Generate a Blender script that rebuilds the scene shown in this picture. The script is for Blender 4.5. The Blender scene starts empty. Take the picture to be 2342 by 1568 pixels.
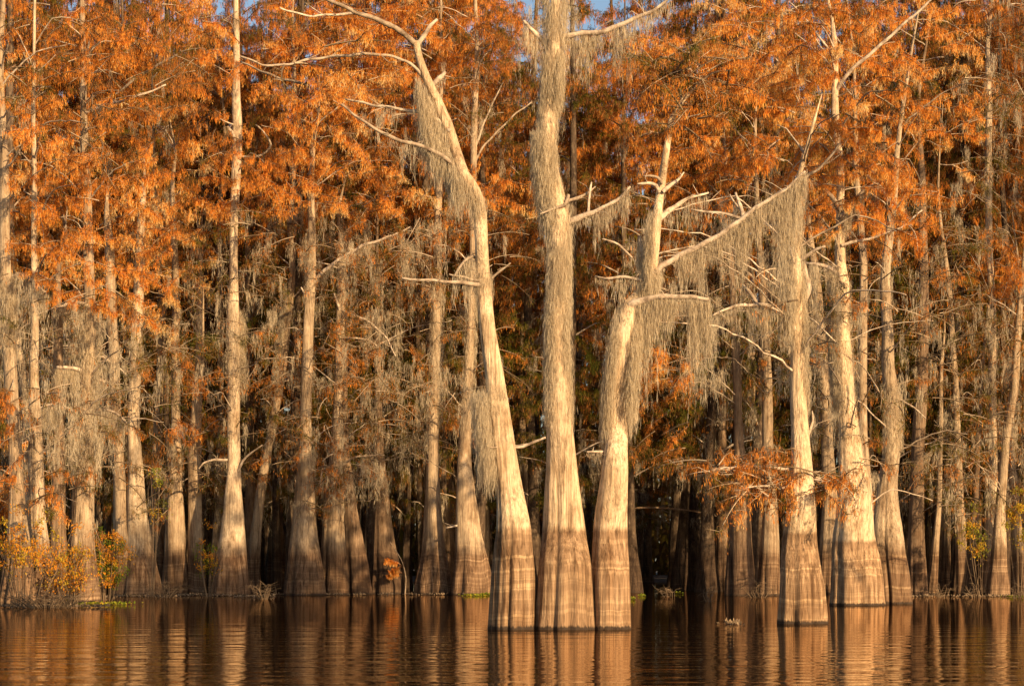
import bpy, math, random
import numpy as np
from math import radians, pi, sin, cos, exp
random.seed(7); rng = np.random.default_rng(11)
S = bpy.context.scene
COL = S.collection

# ------------------------------------------------------------------ camera, sky, sun, exposure
F, HY, CX, CH = 5205.0, 1285.0, 1171.0, 1.5       # focal length, horizon row, centre column, eye height
cam_d = bpy.data.cameras.new("camera"); cam = bpy.data.objects.new("camera", cam_d); COL.objects.link(cam)
cam_d.sensor_width = 36; cam_d.lens = 80.0; cam_d.shift_y = 0.2139
cam_d.clip_start = 0.5; cam_d.clip_end = 3000
cam.location = (0, 0, CH); cam.rotation_euler = (radians(90), 0, 0)
S.camera = cam
SUN_EL, SUN_AZ = 23.0, 36.0
w = bpy.data.worlds.new("World"); S.world = w; w.use_nodes = True
nt = w.node_tree; bg = nt.nodes["Background"]
sky = nt.nodes.new("ShaderNodeTexSky"); sky.sky_type = 'NISHITA'; sky.sun_disc = False
sky.sun_elevation = radians(SUN_EL); sky.sun_rotation = radians(180 - SUN_AZ)
nt.links.new(sky.outputs[0], bg.inputs[0]); bg.inputs[1].default_value = 0.07
sd = bpy.data.lights.new("sun", 'SUN'); sun = bpy.data.objects.new("sun", sd); COL.objects.link(sun)
sd.energy = 5.0; sd.angle = radians(0.5); sd.color = (1.0, 0.73, 0.42)
sun.rotation_euler = (radians(90 - SUN_EL), 0, radians(SUN_AZ)); sun.location = (20, -40, 30)
S.view_settings.view_transform = 'Standard'; S.view_settings.look = 'None'
S.view_settings.exposure = 0.8; S.view_settings.gamma = 1.0
S.render.engine = 'CYCLES'
try:
    S.cycles.max_bounces = 4; S.cycles.transparent_max_bounces = 2; S.cycles.diffuse_bounces = 2; S.cycles.glossy_bounces = 2
except Exception: pass

def depth(yb): return F * CH / (yb - HY)
def W(px, py, d): return np.array([(px - CX) / F * d, d, CH + (HY - py) / F * d])

# ------------------------------------------------------------------ materials
def newmat(name):
    m = bpy.data.materials.new(name); m.use_nodes = True
    t = m.node_tree; b = t.nodes["Principled BSDF"]
    return m, t, b, t.nodes, t.links
def nd(N, typ, **kw):
    n = N.new(typ)
    for k, v in kw.items(): setattr(n, k, v)
    return n
def ramp(N, stops, interp='LINEAR'):
    r = N.new("ShaderNodeValToRGB"); cr = r.color_ramp; cr.interpolation = interp
    while len(cr.elements) < len(stops): cr.elements.new(0.5)
    for e, (p, c) in zip(cr.elements, stops):
        e.position = p; e.color = (c[0], c[1], c[2], 1) if not isinstance(c, (int, float)) else (c, c, c, 1)
    return r
def mapping(N, L, src, scale, loc=(0, 0, 0)):
    mp = N.new("ShaderNodeMapping"); mp.inputs['Scale'].default_value = scale; mp.inputs['Location'].default_value = loc
    L.new(src, mp.inputs[0]); return mp.outputs[0]
def noise(N, L, vec, scale, detail=4, rough=0.55, dist=0.0):
    n = N.new("ShaderNodeTexNoise"); n.inputs['Scale'].default_value = scale
    n.inputs['Detail'].default_value = detail; n.inputs['Roughness'].default_value = rough
    n.inputs['Distortion'].default_value = dist
    if vec is not None: L.new(vec, n.inputs['Vector'])
    return n.outputs[0]
def mth(N, L, op, a, b=None, c=None):
    n = N.new("ShaderNodeMath"); n.operation = op
    for i, v in enumerate((a, b, c)):
        if v is None: continue
        if isinstance(v, (int, float)): n.inputs[i].default_value = v
        else: L.new(v, n.inputs[i])
    return n.outputs[0]
def mixc(N, L, fac, a, b, mode='MIX'):
    n = N.new("ShaderNodeMix"); n.data_type = 'RGBA'; n.blend_type = mode
    for s, v in (('Factor', fac), ('A', a), ('B', b)):
        i = [k for k in n.inputs if k.name == s and (k.type == 'RGBA' if s != 'Factor' else k.type == 'VALUE')][0]
        if isinstance(v, (int, float)): i.default_value = v
        elif isinstance(v, tuple): i.default_value = (*v, 1)
        else: L.new(v, i)
    return [o for o in n.outputs if o.type == 'RGBA'][0]

def bark_material(name, hi_a, hi_b, lo_a, lo_b, band, mark=2.256, soft=0.0):
    m, t, b, N, L = newmat(name)
    tc = N.new("ShaderNodeTexCoord"); geo = N.new("ShaderNodeNewGeometry")
    pos = geo.outputs['Position']                 # the flood mark is level through the whole swamp
    sep = N.new("ShaderNodeSeparateXYZ"); L.new(pos, sep.inputs[0]); z = sep.outputs[2]
    oi = N.new("ShaderNodeObjectInfo")
    stri = noise(N, L, mapping(N, L, pos, (26, 26, 0.9)), 1.0, 5, 0.65, 0.4)
    stri2 = noise(N, L, mapping(N, L, pos, (9, 9, 0.5)), 1.0, 4, 0.6)
    patch = noise(N, L, mapping(N, L, pos, (2.2, 2.2, 1.1)), 1.0, 6, 0.62)
    blot = noise(N, L, mapping(N, L, pos, (7, 7, 4)), 1.0, 5, 0.7)
    hi = mixc(N, L, ramp_out(N, L, patch, [(0.36, 0.0), (0.62, 1.0)]), hi_a, hi_b)
    hi = mixc(N, L, ramp_out(N, L, blot, [(0.50, 0.0), (0.66, 0.6)]), hi, (0.32, 0.24, 0.16))
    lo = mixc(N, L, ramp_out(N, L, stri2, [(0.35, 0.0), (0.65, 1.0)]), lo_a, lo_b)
    # old water levels: thin wavy pale bands below the mark
    bz = noise(N, L, mapping(N, L, pos, (0.9, 0.9, 0.001), (3, 1, 0)), 1.0, 3, 0.5)
    zz = mth(N, L, 'ADD', z, mth(N, L, 'MULTIPLY', bz, 0.55))
    cmb = N.new("ShaderNodeCombineXYZ"); L.new(zz, cmb.inputs[2]); L.new(mth(N, L, 'MULTIPLY', oi.outputs['Random'], 3.0), cmb.inputs[0])
    bands = noise(N, L, cmb.outputs[0], 6.0, 3, 0.6)
    fine = noise(N, L, cmb.outputs[0], 10.0, 1, 0.4)
    bsel = ramp_out(N, L, bands, [(0.50, 0.0), (0.60, 0.85)])
    bsel2 = ramp_out(N, L, fine, [(0.60, 0.0), (0.68, 1.0)])
    brk = ramp_out(N, L, stri2, [(0.34, 0.25), (0.55, 1.0)])
    bs = mth(N, L, 'MULTIPLY', mth(N, L, 'MAXIMUM', mth(N, L, 'MULTIPLY', bsel, 0.45), mth(N, L, 'MULTIPLY', bsel2, 0.8)), brk)
    lo = mixc(N, L, bs, lo, band)
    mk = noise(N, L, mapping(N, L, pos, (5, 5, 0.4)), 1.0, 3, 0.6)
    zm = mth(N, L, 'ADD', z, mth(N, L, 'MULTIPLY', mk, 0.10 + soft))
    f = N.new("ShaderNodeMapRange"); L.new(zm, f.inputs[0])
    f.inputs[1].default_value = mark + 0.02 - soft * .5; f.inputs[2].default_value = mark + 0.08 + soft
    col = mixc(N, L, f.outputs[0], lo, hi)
    # vertical fibre streaks
    col = mixc(N, L, 1.0, col, ramp_col(N, L, stri, [(0.30, (0.42, 0.38, 0.34)), (0.50, (0.92, 0.90, 0.88)), (0.70, (1.18, 1.16, 1.12))]), 'MULTIPLY')
    col = mixc(N, L, 1.0, col, ramp_col(N, L, stri2, [(0.30, (0.55, 0.50, 0.45)), (0.47, (0.95, 0.93, 0.90)), (0.7, (1.08, 1.07, 1.05))]), 'MULTIPLY')
    mot = noise(N, L, mapping(N, L, pos, (1.3, 1.3, .8), (5, 2, 1)), 1.0, 5, 0.7)
    col = mixc(N, L, 1.0, col, ramp_col(N, L, mot, [(0.34, (0.66, 0.60, 0.54)), (0.52, (1.0, 1.0, 1.0))]), 'MULTIPLY')
    col = mixc(N, L, 1.0, col, ramp_col(N, L, oi.outputs['Random'], [(0.0, (0.82, 0.80, 0.76)), (1.0, (1.1, 1.08, 1.04))]), 'MULTIPLY')
    # wet foot at the water's edge
    wz = mth(N, L, 'ADD', z, mth(N, L, 'MULTIPLY', noise(N, L, mapping(N, L, pos, (16, 16, 1)), 1.0, 2), -0.16))
    wf = N.new("ShaderNodeMapRange"); L.new(wz, wf.inputs[0]); wf.inputs[1].default_value = -0.03; wf.inputs[2].default_value = 0.02
    col = mixc(N, L, wf.outputs[0], (0.05, 0.032, 0.02), col)
    L.new(col, b.inputs['Base Color']); b.inputs['Roughness'].default_value = 0.85
    b.inputs['Specular IOR Level'].default_value = 0.2
    bp = N.new("ShaderNodeBump"); bp.inputs['Strength'].default_value = 0.9; bp.inputs['Distance'].default_value = 0.05
    L.new(mth(N, L, 'ADD', stri, mth(N, L, 'MULTIPLY', blot, 0.5)), bp.inputs['Height']); L.new(bp.outputs[0], b.inputs['Normal'])
    return m
def ramp_out(N, L, src, stops):
    r = ramp(N, stops); L.new(src, r.inputs[0]); return r.outputs[0]
ramp_col = ramp_out

M = {}
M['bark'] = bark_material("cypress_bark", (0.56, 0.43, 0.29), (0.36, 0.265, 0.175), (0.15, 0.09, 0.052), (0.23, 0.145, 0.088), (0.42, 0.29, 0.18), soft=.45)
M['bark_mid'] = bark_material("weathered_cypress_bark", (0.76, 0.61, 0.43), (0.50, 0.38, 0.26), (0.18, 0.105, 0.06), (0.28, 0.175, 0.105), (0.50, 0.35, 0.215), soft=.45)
M['bark_pale'] = bark_material("bleached_cypress_bark", (0.84, 0.66, 0.45), (0.70, 0.53, 0.35), (0.26, 0.16, 0.09), (0.40, 0.265, 0.16), (0.62, 0.44, 0.265), soft=.05)
M['bark_dark'] = bark_material("shaded_brown_cypress_bark", (0.34, 0.235, 0.15), (0.19, 0.125, 0.08), (0.10, 0.06, 0.038), (0.16, 0.10, 0.063), (0.28, 0.19, 0.12), soft=.45)  # brown bark, with shade painted in for trunks standing in shadow
M['bark_far'] = bark_material("shade_darkened_cypress_bark", (0.14, 0.098, 0.064), (0.075, 0.05, 0.034), (0.06, 0.038, 0.025), (0.10, 0.065, 0.042), (0.16, 0.11, 0.07), soft=.45)  # bark colour darkened to stand in for shade deep in the wood

def branch_material():
    m, t, b, N, L = newmat("bare_branch_bark")
    geo = N.new("ShaderNodeNewGeometry"); oi = N.new("ShaderNodeObjectInfo")
    n1 = noise(N, L, geo.outputs['Position'], 5.0, 5, 0.65)
    c = ramp_col(N, L, n1, [(0.35, (0.24, 0.175, 0.12)), (0.5, (0.50, 0.39, 0.28)), (0.65, (0.68, 0.57, 0.43))])
    c = mixc(N, L, 1.0, c, ramp_col(N, L, oi.outputs['Random'], [(0, (0.55, 0.5, 0.45)), (1, (1.05, 1.02, 1))]), 'MULTIPLY')
    L.new(c, b.inputs['Base Color']); b.inputs['Roughness'].default_value = 0.85; b.inputs['Specular IOR Level'].default_value = 0.2
    bp = N.new("ShaderNodeBump"); bp.inputs['Strength'].default_value = 0.6; bp.inputs['Distance'].default_value = 0.03
    L.new(noise(N, L, geo.outputs['Position'], 22.0, 4), bp.inputs['Height']); L.new(bp.outputs[0], b.inputs['Normal'])
    return m
M['branch'] = branch_material()

def leafy(name, stops, transl, noise_amt=0.0):
    m = bpy.data.materials.new(name); m.use_nodes = True
    t = m.node_tree; N, L = t.nodes, t.links; N.clear()
    out = N.new("ShaderNodeOutputMaterial")
    at = N.new("ShaderNodeAttribute"); at.attribute_name = "tint"
    geo = N.new("ShaderNodeNewGeometry")
    v = at.outputs['Fac']
    if noise_amt:
        oi = N.new('ShaderNodeObjectInfo'); v = mth(N, L, 'ADD', v, mth(N, L, 'MULTIPLY', mth(N, L, 'SUBTRACT', oi.outputs['Random'], .5), noise_amt * .45))
        v = mth(N, L, 'ADD', v, mth(N, L, 'MULTIPLY', mth(N, L, 'SUBTRACT', noise(N, L, geo.outputs['Position'], 0.42, 3), 0.5), noise_amt))
    c = ramp_col(N, L, v, stops)
    d = N.new("ShaderNodeBsdfDiffuse"); tr = N.new("ShaderNodeBsdfTranslucent"); mx = N.new("ShaderNodeMixShader")
    L.new(c, d.inputs[0]); L.new(c, tr.inputs[0]); mx.inputs[0].default_value = transl
    L.new(d.outputs[0], mx.inputs[1]); L.new(tr.outputs[0], mx.inputs[2]); L.new(mx.outputs[0], out.inputs[0])
    return m
M['needles'] = leafy("autumn_cypress_needles", [(0.0, (0.085, 0.085, 0.014)), (0.12, (0.20, 0.15, 0.02)), (0.24, (0.19, 0.105, 0.045)),
    (0.40, (0.44, 0.185, 0.055)), (0.58, (0.82, 0.25, 0.028)), (0.78, (0.88, 0.43, 0.085)), (1.0, (0.84, 0.62, 0.30))], 0.38, 0.46)
M['moss'] = leafy("grey_spanish_moss", [(0.0, (0.42, 0.33, 0.21)), (0.5, (0.62, 0.50, 0.335)), (1.0, (0.74, 0.62, 0.44))], 0.45, 0.3)
M['green'] = leafy("fresh_green_leaves", [(0.0, (0.05, 0.08, 0.012)), (0.5, (0.14, 0.17, 0.02)), (0.8, (0.45, 0.30, 0.03)), (1.0, (0.55, 0.20, 0.02))], 0.25, 0.2)
M['twig'] = leafy("dry_brown_twigs", [(0.0, (0.08, 0.05, 0.03)), (0.6, (0.24, 0.165, 0.10)), (1.0, (0.46, 0.34, 0.225))], 0.0, 0.3)

def water_material():
    m = bpy.data.materials.new("brown_swamp_water"); m.use_nodes = True
    t = m.node_tree; N, L = t.nodes, t.links; N.clear(); out = N.new("ShaderNodeOutputMaterial")
    geo = N.new("ShaderNodeNewGeometry"); pos = geo.outputs['Position']
    sep = N.new("ShaderNodeSeparateXYZ"); L.new(pos, sep.inputs[0])
    a = noise(N, L, mapping(N, L, pos, (0.55, 1.25, 1)), 1.0, 1, 0.4, .2)
    c = noise(N, L, mapping(N, L, pos, (0.2, 0.5, 1), (7, 3, 0)), 1.0, 2, 0.5, .2)
    e = noise(N, L, mapping(N, L, pos, (1.6, 3.2, 1), (2, 9, 0)), 1.0, 2, 0.5)
    h = mth(N, L, 'ADD', mth(N, L, 'MULTIPLY', a, 0.026), mth(N, L, 'ADD', mth(N, L, 'MULTIPLY', c, 0.030), mth(N, L, 'MULTIPLY', e, 0.009)))
    mr = N.new("ShaderNodeMapRange"); L.new(sep.outputs[1], mr.inputs[0])
    mr.inputs[1].default_value = 26; mr.inputs[2].default_value = 58; mr.inputs[3].default_value = 1.15; mr.inputs[4].default_value = 0.2
    h = mth(N, L, 'MULTIPLY', h, mr.outputs[0])
    bp = N.new("ShaderNodeBump"); bp.inputs['Strength'].default_value = 1.0; bp.inputs['Distance'].default_value = 1.0
    L.new(h, bp.inputs['Height'])
    gl = N.new("ShaderNodeBsdfGlossy"); gl.inputs['Color'].default_value = (0.90, 0.76, 0.62, 1); gl.inputs['Roughness'].default_value = 0.012
    df = N.new("ShaderNodeBsdfDiffuse"); df.inputs['Color'].default_value = (0.022, 0.013, 0.008, 1)
    fr = N.new("ShaderNodeFresnel"); fr.inputs['IOR'].default_value = 1.33
    L.new(bp.outputs[0], gl.inputs['Normal']); mx = N.new("ShaderNodeMixShader")
    L.new(fr.outputs[0], mx.inputs[0]); L.new(df.outputs[0], mx.inputs[1]); L.new(gl.outputs[0], mx.inputs[2]); L.new(mx.outputs[0], out.inputs[0])
    return m
M['water'] = water_material()
def mud_material():
    m, t, b, N, L = newmat("dark_swamp_mud")
    geo = N.new("ShaderNodeNewGeometry")
    c = ramp_col(N, L, noise(N, L, geo.outputs['Position'], 0.8, 6, 0.65), [(0.3, (0.025, 0.017, 0.010)), (0.7, (0.075, 0.05, 0.03))])
    L.new(c, b.inputs['Base Color']); b.inputs['Roughness'].default_value = 0.95
    return m
M['mud'] = mud_material()

# ------------------------------------------------------------------ mesh helpers
def empty(name, loc):
    o = bpy.data.objects.new(name, None); COL.objects.link(o); o.location = loc; o.empty_display_size = 0.3
    return o
def tag(o, label=None, cat=None, group=None, kind=None):
    if label: o['label'] = label
    if cat: o['category'] = cat
    if group: o['group'] = group
    if kind: o['kind'] = kind
    return o
def make_mesh(name, V, Q, mat, tint=None, smooth=False, mat2=None, n2=0):
    me = bpy.data.meshes.new(name)
    V = np.asarray(V, dtype=np.float32).reshape(-1, 3); Q = np.asarray(Q, dtype=np.int32).reshape(-1, 4)
    me.vertices.add(len(V)); me.vertices.foreach_set('co', V.ravel())
    me.loops.add(Q.size); me.loops.foreach_set('vertex_index', Q.ravel())
    me.polygons.add(len(Q)); me.polygons.foreach_set('loop_start', np.arange(0, Q.size, 4, dtype=np.int32))
    me.polygons.foreach_set('loop_total', np.full(len(Q), 4, dtype=np.int32))
    if smooth: me.polygons.foreach_set('use_smooth', np.ones(len(Q), dtype=bool))
    if tint is not None:
        a = me.attributes.new('tint', 'FLOAT', 'POINT'); a.data.foreach_set('value', np.asarray(tint, dtype=np.float32))
    me.update(calc_edges=True); me.materials.append(mat)
    if mat2:
        me.materials.append(mat2); mi = np.zeros(len(Q), dtype=np.int32); mi[n2:] = 1; me.polygons.foreach_set('material_index', mi)
    return me
def put(name, me, parent=None, loc=None):
    o = bpy.data.objects.new(name, me); COL.objects.link(o)
    if parent: o.parent = parent
    if loc is not None: o.location = loc
    return o
class Bag:                                            # collects quads with a tint
    def __init__(s): s.V = []; s.Q = []; s.T = []; s.n = 0
    def add(s, V, Q, T):
        s.V.append(V); s.Q.append(Q + s.n); s.T.append(T); s.n += len(V)
    def mesh(s, name, mat, off=None):
        V = np.concatenate(s.V)
        if off is not None: V = V - off
        return make_mesh(name, V, np.concatenate(s.Q), mat, np.concatenate(s.T))

def two_mesh(name, a, mat, b, mat2, off):
    """two bags of quads as one mesh with two materials"""
    VA = np.concatenate(a.V); QA = np.concatenate(a.Q); TA = np.concatenate(a.T)
    if b.n:
        n2 = len(QA); QA = np.concatenate([QA] + [q + len(VA) for q in b.Q]); VA = np.concatenate([VA] + b.V); TA = np.concatenate([TA] + b.T)
        return make_mesh(name, VA - off, QA, mat, TA, mat2=mat2, n2=n2)
    return make_mesh(name, VA - off, QA, mat, TA)
def smooth_line(P, step):
    P = np.asarray(P, float); out = []
    n = len(P)
    for i in range(n - 1):
        p0 = P[max(i - 1, 0)]; p1 = P[i]; p2 = P[i + 1]; p3 = P[min(i + 2, n - 1)]
        k = max(1, int(np.linalg.norm(p2[:3] - p1[:3]) / step))
        for j in range(k):
            t = j / k
            c = 0.5 * (2 * p1 + (p2 - p0) * t + (2 * p0 - 5 * p1 + 4 * p2 - p3) * t * t + (3 * p1 - p0 - 3 * p2 + p3) * t ** 3)
            l = p1 * (1 - t) + p2 * t
            out.append(0.75 * c + 0.25 * l if len(P) > 2 else l)
    out.append(P[-1]); return np.array(out)

def tube(line, nseg, rfun=None):
    """line rows: x,y,z,r ; closed ends"""
    line = np.asarray(line, float); n = len(line); P = line[:, :3]; R = np.maximum(line[:, 3], 0.002)
    T = np.gradient(P, axis=0) if n > 2 else np.tile(P[1] - P[0], (2, 1))
    T /= np.linalg.norm(T, axis=1)[:, None] + 1e-9
    ref = np.array([0, 1.0, 0]) if abs(T[:, 1]).max() < 0.9 else np.array([0, 0, 1.0])
    A = np.cross(ref, T); A /= np.linalg.norm(A, axis=1)[:, None] + 1e-9
    B = np.cross(T, A)
    th = np.arange(nseg) / nseg * 2 * pi
    RR = np.repeat(R[:, None], nseg, 1)
    if rfun is not None: RR = RR * rfun(P[:, 2][:, None], th[None, :])
    V = P[:, None, :] + A[:, None, :] * (RR * np.cos(th))[:, :, None] - B[:, None, :] * (RR * np.sin(th))[:, :, None]
    V = V.reshape(-1, 3)
    i = np.arange(n - 1)[:, None] * nseg; j = np.arange(nseg)[None, :]; j2 = (j + 1) % nseg
    Q = np.stack([i + j, i + j2, i + nseg + j2, i + nseg + j], -1).reshape(-1, 4)
    # tip cap: collapse
    tip = len(V); V = np.vstack([V, P[-1] + T[-1] * R[-1] * 0.5])
    base = (n - 1) * nseg; js = np.arange(0, nseg, 2)
    cap = np.stack([base + js, base + (js + 1) % nseg, base + (js + 2) % nseg, np.full(len(js), tip)], -1)
    return V, np.vstack([Q, cap]), A, B

def blades(bag, P, D, L, Wd, tint, yaw=None):
    """rhombic blades: base points P, unit directions D, lengths L, widths Wd"""
    n = len(P)
    if n == 0: return
    yaw = rng.uniform(0, 2 * pi, n) if yaw is None else yaw
    side = np.stack([np.cos(yaw), np.sin(yaw), rng.uniform(-.3, .3, n)], -1)
    side -= D * np.sum(side * D, 1)[:, None]; side /= np.linalg.norm(side, axis=1)[:, None] + 1e-6
    mid = P + D * (L * 0.45)[:, None]
    V = np.stack([P, mid + side * (Wd / 2)[:, None], P + D * L[:, None], mid - side * (Wd / 2)[:, None]], 1).reshape(-1, 3)
    Q = np.arange(4 * n).reshape(-1, 4)
    bag.add(V, Q, np.repeat(tint, 4))

def strands(bag, P, L, Wd, tint, sway=0.06, seg=3, dens=1.0):
    """beards of moss: every root carries a chain of short fine hairs narrowing to a point"""
    n = len(P)
    if n == 0: return
    k = np.maximum(2, (L / 0.10 * dens).astype(int)); idx = np.repeat(np.arange(n), k)
    f = rng.random(len(idx)) ** 1.15; LL = L[idx]
    lean = rng.normal(0, sway, (n, 2)); kink = rng.normal(0, .035, (n, 2)); ph = rng.uniform(0, 6.28, n)
    spread = Wd[idx] * (1.05 - f) * 1.1
    C = P[idx].copy(); C[:, 2] -= f * LL
    C[:, :2] += lean[idx] * (f * LL)[:, None] + kink[idx] * np.sin(f * 5 + ph[idx])[:, None] + rng.normal(0, 1, (len(idx), 2)) * spread[:, None]
    D = rng.normal(0, .13, (len(idx), 3)); D[:, 2] = -1; D /= np.linalg.norm(D, axis=1)[:, None]
    blades(bag, C, D, np.minimum(rng.uniform(.12, .34, len(idx)), LL * .7), Wd[idx] * rng.uniform(.22, .5, len(idx)), tint[idx] + rng.normal(0, .10, len(idx)))
# ---- bough templates: a flat spray of twigs with pendulous tufts of needles
def bough_template(seed, fine=1.0, dens=1.0):
    r = np.random.default_rng(seed)
    Lb = 1.7; pts = []; dirs = []
    tw = []                                         # twig lines
    main = np.array([[t * Lb, 0.12 * sin(3 * t + seed), 0.10 * sin(2.2 * t) - 0.28 * t * t] for t in np.linspace(0, 1, 7)])
    tw.append((main, 0.016))
    for i in range(9):
        t = r.uniform(0.12, 0.98); p = main[0] + 0; p = np.array([np.interp(t, np.linspace(0, 1, 7), main[:, k]) for k in range(3)])
        a = r.choice([-1, 1]) * r.uniform(0.5, 1.1); l = r.uniform(0.3, 0.75) * (1.15 - 0.6 * t)
        e = p + np.array([cos(a) * l, sin(a) * l, -0.12 * l + r.uniform(-.28, .34)]); m = (p + e) / 2 + np.array([0, 0, 0.05 * l])
        tw.append((np.array([p, m, e]), 0.008))
    P = []; D = []; L = []; Wd = []; T = []
    for line, rad in tw:
        seglen = np.linalg.norm(np.diff(line, axis=0), axis=1); tot = seglen.sum()
        cum = np.r_[0, np.cumsum(seglen)] / tot
        nt_ = int(tot * 17 * dens)
        for _ in range(nt_):                       # pendulous tufts
            t = r.uniform(0.15, 1); p = np.array([np.interp(t, cum, line[:, k]) for k in range(3)]) + r.normal(0, .03, 3)
            tl = r.uniform(0.10, 0.60) * (1 if r.random() < .5 else .55); k = int(3 + 11 * tl); th_ = r.normal(0, .10); sx_ = r.uniform(.012, .04)
            yawd = r.uniform(0, 2 * pi)
            for q in range(k):
                f = q / k
                pp = p + np.array([r.normal(0, sx_), r.normal(0, sx_), -f * tl * 0.8])
                dd = np.array([r.normal(0, .15), r.normal(0, .15), -1.0]); dd /= np.linalg.norm(dd)
                P.append(pp); D.append(dd); L.append(r.uniform(.07, .15)); Wd.append(r.uniform(.009, .016)); T.append(th_ - .03 + 0.30 * f + r.normal(0, .05))
        for _ in range(int(tot * 58 * dens)):      # upper spray of short needles
            t = r.uniform(0.05, 1); p = np.array([np.interp(t, cum, line[:, k]) for k in range(3)])
            a = r.uniform(0, 2 * pi); dd = np.array([cos(a), sin(a), r.uniform(-.7, .35)]); dd /= np.linalg.norm(dd)
            P.append(p); D.append(dd); L.append(r.uniform(.05, .12)); Wd.append(r.uniform(.010, .021)); T.append(-0.03 + r.normal(0, .07))
    return dict(P=np.array(P), D=np.array(D), L=np.array(L), W=np.array(Wd), T=np.array(T), tw=tw)
TPL = [bough_template(s) for s in range(8)]
def rotz(A, a, tilt=0.0):
    ca, sa = cos(a), sin(a); ct, st = cos(tilt), sin(tilt)
    X = A[:, 0] * ct - A[:, 2] * st; Z = A[:, 0] * st + A[:, 2] * ct; Y = A[:, 1]
    return np.stack([X * ca - Y * sa, X * sa + Y * ca, Z], -1)
def add_bough(bag, twbag, pos, yaw, scale, tint, keep=1.0, bsc=1.0, twigs=True):
    t = TPL[random.randrange(len(TPL))]; tilt = random.uniform(-.75, .5)
    n = len(t['P'])
    idx = np.arange(n) if keep >= 1 else rng.choice(n, int(n * keep), replace=False)
    P = rotz(t['P'][idx], yaw, tilt) * scale + pos; D = t['D'][idx]
    c, s = cos(yaw), sin(yaw); D = np.stack([D[:, 0] * c - D[:, 1] * s, D[:, 0] * s + D[:, 1] * c, D[:, 2]], -1)
    blades(bag, P, D, t['L'][idx] * bsc * 1.15, t['W'][idx] * bsc * 1.25, t['T'][idx] + tint)
    if twigs:
        for k, (line, rad) in enumerate(t['tw']):
            if k and random.random() < 0.4: continue
            l = rotz(line, yaw, tilt) * scale + pos
            V, Q, _, _ = tube(np.column_stack([l, np.linspace(rad * 1.4, rad * .5, len(l)) * (1.0 if k else 1.25)]), 3)
            twbag.add(V, Q, np.full(len(V), 0.5 + random.uniform(-.3, .5)))
def add_moss_clump(bag, pos, n, L, spread, wd=0.035):
    a = random.uniform(0, pi); t = rng.uniform(-spread, spread, n)
    P = np.stack([pos[0] + t * cos(a) * 1.0, pos[1] + t * sin(a) * .6 + rng.normal(0, .05, n), pos[2] + rng.normal(0, .06, n)], -1)
    env = np.clip(1.15 - np.abs(t) / spread * 0.75, .25, 1.2)
    strands(bag, P, L * env * rng.uniform(.2, 1.2, n) ** 1.2, wd * .8 * rng.uniform(.5, 1.3, n), 0.45 + rng.normal(0, .12, n), 0.05)

# ------------------------------------------------------------------ water and ground
gx = np.linspace(-420, 420, 43); gy = np.r_[np.linspace(-80, 100, 10), np.linspace(112, 260, 30), np.linspace(300, 1200, 8)]
V = []; 
for yy in gy:
    for xx in gx:
        zz = -0.9 if yy < 140 else min(0.25, -0.9 + (yy - 140) * 0.03) + (0.10 * sin(xx * .31 + yy * .17) + 0.08 * sin(xx * .13 - yy * .29))
        V.append((xx, yy, zz))
nx = len(gx); Q = [(j * nx + i, j * nx + i + 1, (j + 1) * nx + i + 1, (j + 1) * nx + i) for j in range(len(gy) - 1) for i in range(nx - 1)]
tag(put("ground", make_mesh("ground", V, Q, M['mud'], smooth=True)), kind='structure')
tag(put("water", make_mesh("water", [(-420, -80, 0), (420, -80, 0), (420, 240, 0), (-420, 240, 0)], [(0, 1, 2, 3)], M['water'])), kind='structure')

# ------------------------------------------------------------------ cypress trees
def trunk_rfun(seed, flare, lump):
    r = np.random.default_rng(seed); n1 = int(r.integers(6, 10)); n2 = int(r.integers(13, 19)); ph = r.uniform(0, 6.28, 8)
    def f(z, th):
        zc = np.clip(z, 0, 60)
        a = flare * np.exp(-zc / 1.9) + 0.012
        b = flare * 0.5 * np.exp(-zc / 2.6) + 0.02
        w1 = np.abs(np.sin(n1 / 2 * th + ph[0] + 0.35 * np.sin(th * 2 + ph[1]) + 0.12 * np.sin(zc * .8 + ph[2])))
        w2 = np.abs(np.sin(n2 / 2 * th + ph[3] + 0.5 * np.sin(th + ph[4]) + 0.08 * np.sin(zc * 1.7)))
        g = -(1 - w1) ** 2.2 * a * 1.5 - (1 - w2) ** 2.5 * b * 1.2
        lob = 0.05 * np.sin(2 * th + ph[5] + zc * .25) + 0.035 * np.sin(3 * th + ph[6] - zc * .5)
        l2 = lump * (0.6 * np.sin(zc * 2.1 + 2 * th + ph[7]) + 0.5 * np.sin(zc * 4.3 - th + ph[1]) + .35 * np.sin(zc * 9.1 + 3 * th))
        return 1.02 + g + lob + l2
    return f
TREES = {}
GROUP = "bald cypress trees standing in the swamp water"
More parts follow.
